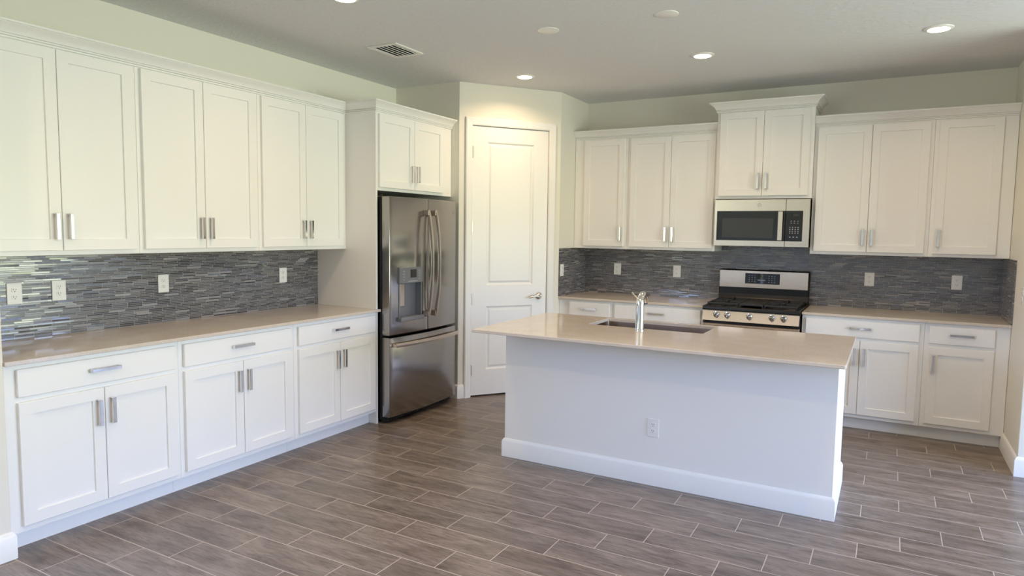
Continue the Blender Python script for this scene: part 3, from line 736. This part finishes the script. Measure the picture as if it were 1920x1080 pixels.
# ------------------------------------------------------------------ range
GX0, GX1 = 2.7175, 3.4945; gcx = (GX0+GX1)/2
rg_ = thing('range', 'stainless gas range with black cooktop and raised backguard on the back wall', 'range', (gcx, 0, 0))
def grel(bm): bmesh.ops.translate(bm, vec=(-gcx, 0, 0), verts=bm.verts[:]); return bm
b = NB(); box(b, GX0, GX1, -.63, -.02, .03, .905); box(b, GX0+.03, GX1-.03, -.6, -.05, 0, .03); ob('body', grel(b), BLACK, rg_)
b = NB()   # cooktop tray with raised rim and rounded front
CTP = [(-.02, .905), (-.665, .905), (-.682, .912), (-.686, .900), (-.686, .888), (-.66, .884), (-.60, .884), (-.02, .884)]
CTP = [(-.03, .884), (-.665, .884), (-.682, .888), (-.688, .898), (-.686, .912), (-.678, .920), (-.66, .922), (-.645, .916), (-.60, .914), (-.10, .914), (-.085, .922), (-.03, .93)]
ra = [[b.verts.new((x, y, z)) for y, z in CTP] for x in (GX0, GX1)]
m_ = len(CTP)
for i in range(m_): b.faces.new((ra[0][i], ra[0][(i+1)%m_], ra[1][(i+1)%m_], ra[1][i]))
b.faces.new(ra[0]); b.faces.new(ra[1])
for x in (GX0, GX1-.018): box(b, x, x+.018, -.66, -.05, .914, .924, .003)
ob('cooktop', grel(b), BLACK, rg_)
for (x, y, r_) in ((GX0+.19, -.50, .048), (GX0+.19, -.22, .038), (gcx, -.36, .05), (GX1-.19, -.50, .052), (GX1-.19, -.22, .035)):
    b = NB(); lathe(b, [(r_*1.5, .915), (r_*1.5, .918), (r_, .920), (r_, .932), (r_*.92, .936), (.001, .937)], (x, y, 0), 'z', 24, cap=False); ob('burner', grel(b), IRON, rg_)
def grate(x0, x1, center=False):
    b = NB(); y0_, y1_, z = -.635, -.095, .952
    w2 = .006
    for y in (y0_, y1_): box(b, x0, x1, y-w2, y+w2, z-.016, z, .002)
    for x in (x0+w2, x1-w2): box(b, x-w2, x+w2, y0_, y1_, z-.016, z, .002)
    ym = (y0_+y1_)/2
    if center:
        box(b, x0+.012, x1-.012, y0_+.02, y1_-.02, z-.012, z-.002, .003)
    else:
        box(b, x0, x1, ym-w2, ym+w2, z-.016, z, .002); xm = (x0+x1)/2
        for cy in ((y0_+ym)/2, (ym+y1_)/2):
            for dx, dyy in ((1, 0), (-1, 0), (0, 1), (0, -1)):
                if dx: box(b, xm+dx*.03, xm+dx*((x1-x0)/2-.004), cy-.005, cy+.005, z-.012, z+.003, .0015)
                else: box(b, xm-.005, xm+.005, cy+dyy*.03, cy+dyy*.13, z-.012, z+.003, .0015)
    for x in (x0+w2, x1-w2):
        for y in (y0_+.01, ym, y1_-.01): box(b, x-.006, x+.006, y-.006, y+.006, .914, z-.01)
    o = ob('grate', grel(b), IRON, rg_); return o
grate(GX0+.03, GX0+.285); grate(GX0+.292, GX1-.292, True)['label'] = 'flat black centre griddle'; grate(GX1-.285, GX1-.03)
# backguard
b = NB(); box(b, GX0, GX1, -.075, -.012, .90, 1.213, .010)
pr_ = [(-.075, .99), (-.080, .965), (-.095, .94), (-.11, .925), (-.07, .92)]
rb = [[b.verts.new((x, y, z)) for y, z in pr_] for x in (GX0+.004, GX1-.004)]
for i in range(len(pr_)): b.faces.new((rb[0][i], rb[0][(i+1)%5], rb[1][(i+1)%5], rb[1][i]))
b.faces.new(rb[0]); b.faces.new(rb[1])
bgd = ob('backguard', grel(b), BLACK, rg_)
b = NB(); box(b, GX0+.004, GX1-.008, -.082, -.073, 1.045, 1.205, .004); ob('backguard_panel', grel(b), STEEL, bgd)
b = NB(); box(b, 2.952, 3.250, -.0855, -.08, 1.086, 1.181, .0015); ob('display', grel(b), BGLASS, bgd)
b = NB()
for x0_, nx in ((2.985, 3), (3.155, 3)):
    for c in range(nx):
        for r_ in range(4): box(b, x0_+c*.024, x0_+c*.024+.008, -.0862, -.0853, 1.102+r_*.018, 1.106+r_*.018)
box(b, 3.075, 3.125, -.0862, -.0853, 1.118, 1.124); box(b, 3.06, 3.075, -.0862, -.0853, 1.118, 1.124); box(b, 3.095, 3.101, -.0862, -.0853, 1.158, 1.164)
ob('lettering', grel(b), KEYS, bgd)['label'] = 'small printed touchpad marks'
# knob panel
b = NB()
kp = [(-.62, .884), (-.668, .884), (-.690, .800), (-.62, .800)]
rb = [[b.verts.new((x, y, z)) for y, z in kp] for x in (GX0+.002, GX1-.006)]
for i in range(4): b.faces.new((rb[0][i], rb[0][(i+1)%4], rb[1][(i+1)%4], rb[1][i]))
b.faces.new(rb[0]); b.faces.new(rb[1]); kpn = ob('knob_panel', grel(b), STEEL, rg_)
tilt = math.atan2(.022, .084)
for x in (2.834, 2.924, 3.103, 3.280, 3.371):
    b = NB(); lathe(b, [(.026, 0), (.026, .004), (.021, .006), (.0195, .026), (.017, .029), (.001, .030)], (0, 0, 0), 'y', 28)
    box(b, -.005, .005, -.036, -.026, -.019, .019, .002)
    bmesh.ops.rotate(b, matrix=Matrix.Rotation(tilt, 3, 'X'), verts=b.verts[:])
    bmesh.ops.translate(b, vec=(x, -.6755, .853), verts=b.verts[:]); ob('knob', grel(b), CHROME, kpn)
b = NB(); box(b, GX0+.003, GX1-.003, -.672, -.632, .17, .775, .004); od = ob('oven_door', grel(b), STEEL, rg_)
b = NB(); box(b, GX0+.10, GX1-.10, -.675, -.670, .30, .64, .002); ob('oven_window', grel(b), BGLASS, od)
b = NB(); tube(b, [(GX0+.05+(GX1-GX0-.1)*k/10, -.722-.006*math.sin(math.pi*k/10), .742) for k in range(11)], .012, 14)
for x in (GX0+.07, GX1-.07): box(b, x-.014, x+.014, -.72, -.67, .732, .752, .003)
ob('handle', grel(b), STEEL, od)
b = NB(); box(b, GX0+.003, GX1-.003, -.668, -.632, .035, .16, .004); ob('storage_drawer', grel(b), STEEL, rg_)

# ------------------------------------------------------------------ ceiling fixtures
def can(label, x, y):
    t = thing('recessed_light', label, 'ceiling light', (x, y, H), 0, 'recessed ceiling lights')
    b = NB(); lathe(b, [(.060, -.002), (.062, -.010), (.070, -.008), (.082, -.004), (.084, -.0005), (.06, -.0005)], n=40, cap=False); ob('trim_ring', b, TRIM, t)
    b = NB(); lathe(b, [(.0605, -.003), (.056, -.011), (.040, -.015), (.001, -.017)], n=36, cap=False); ob('lens', b, LENS, t)
    l = bpy.data.lights.new('lamp_light', 'AREA'); l.shape = 'DISK'; l.size = .10; l.energy = LAMP_WATTS; l.color = (1.0, .70, .42); l.spread = R(150)
    lo = bpy.data.objects.new('lamp_light', l); COL.objects.link(lo); lo.parent = t; lo.location = (0, 0, -.019)
    return t
can('lit recessed ceiling light above the microwave end of the island', 2.821, -1.412)
can('lit recessed ceiling light in front of the pantry door', 1.324, -1.378)
can('lit recessed ceiling light nearest the right wall', 4.291, -1.412)
can('lit recessed ceiling light cut by the top photo edge, over the left aisle', 1.325, -3.545)
can('lit recessed ceiling light in front of the island, middle of the second row', 2.82, -3.54)
can('lit recessed ceiling light above the floor right of the island, second row', 4.29, -3.54)
for x, p_ in ((1.324, 'left'), (2.82, 'middle'), (4.29, 'right')):
    can('lit recessed ceiling light in the row over the viewer, %s one' % p_, x, -5.67)
for lab, x, y in (('round white blank cover plate on ceiling, closer to the pantry door', 2.077, -2.464), ('round white blank cover plate on ceiling, closer to the right wall', 2.855, -2.442)):
    b = NB(); lathe(b, [(.001, -.004), (.066, -.004), (.070, -.0025), (.071, 0)], n=40, cap=False)
    lathe(b, [(.004, -.006), (.003, -.0065), (.0005, -.0066)], (.03, 0, 0), 'z', 10); lathe(b, [(.004, -.006), (.003, -.0065), (.0005, -.0066)], (-.03, 0, 0), 'z', 10)
    tag(ob('ceiling_cover_plate', b, PLASTIC, None, (x, y, H)), lab, 'cover plate', 'blank ceiling cover plates')
vx0, vx1, vy0, vy1 = .735, 1.0, -2.69, -2.365
vt = thing('ceiling_vent', 'white rectangular air vent with dark louvres in the ceiling', 'vent', ((vx0+vx1)/2, (vy0+vy1)/2, H))
hx, hy = (vx1-vx0)/2, (vy1-vy0)/2
b = NB()
for s in (-1, 1):
    box(b, s*hx, s*(hx-.03), -hy, hy, -.009, -.0005, .002); box(b, -hx+.03, hx-.03, s*hy, s*(hy-.03), -.009, -.0005, .002)
ob('frame', b, TRIM, vt)
b = NB(); box(b, -hx+.028, hx-.028, -hy+.028, hy-.028, -.002, -.0008); ob('duct_opening', b, DARK, vt)
for k in range(6):
    x = -hx+.045+k*(2*hx-.09)/5
    b = NB(); box(b, x-.0065, x+.0065, -hy+.03, hy-.03, -.0085, -.006)
    bmesh.ops.rotate(b, cent=(x, 0, -.007), matrix=Matrix.Rotation(R(14), 3, 'Y'), verts=b.verts[:])
    ob('louvre', b, TRIM, vt)
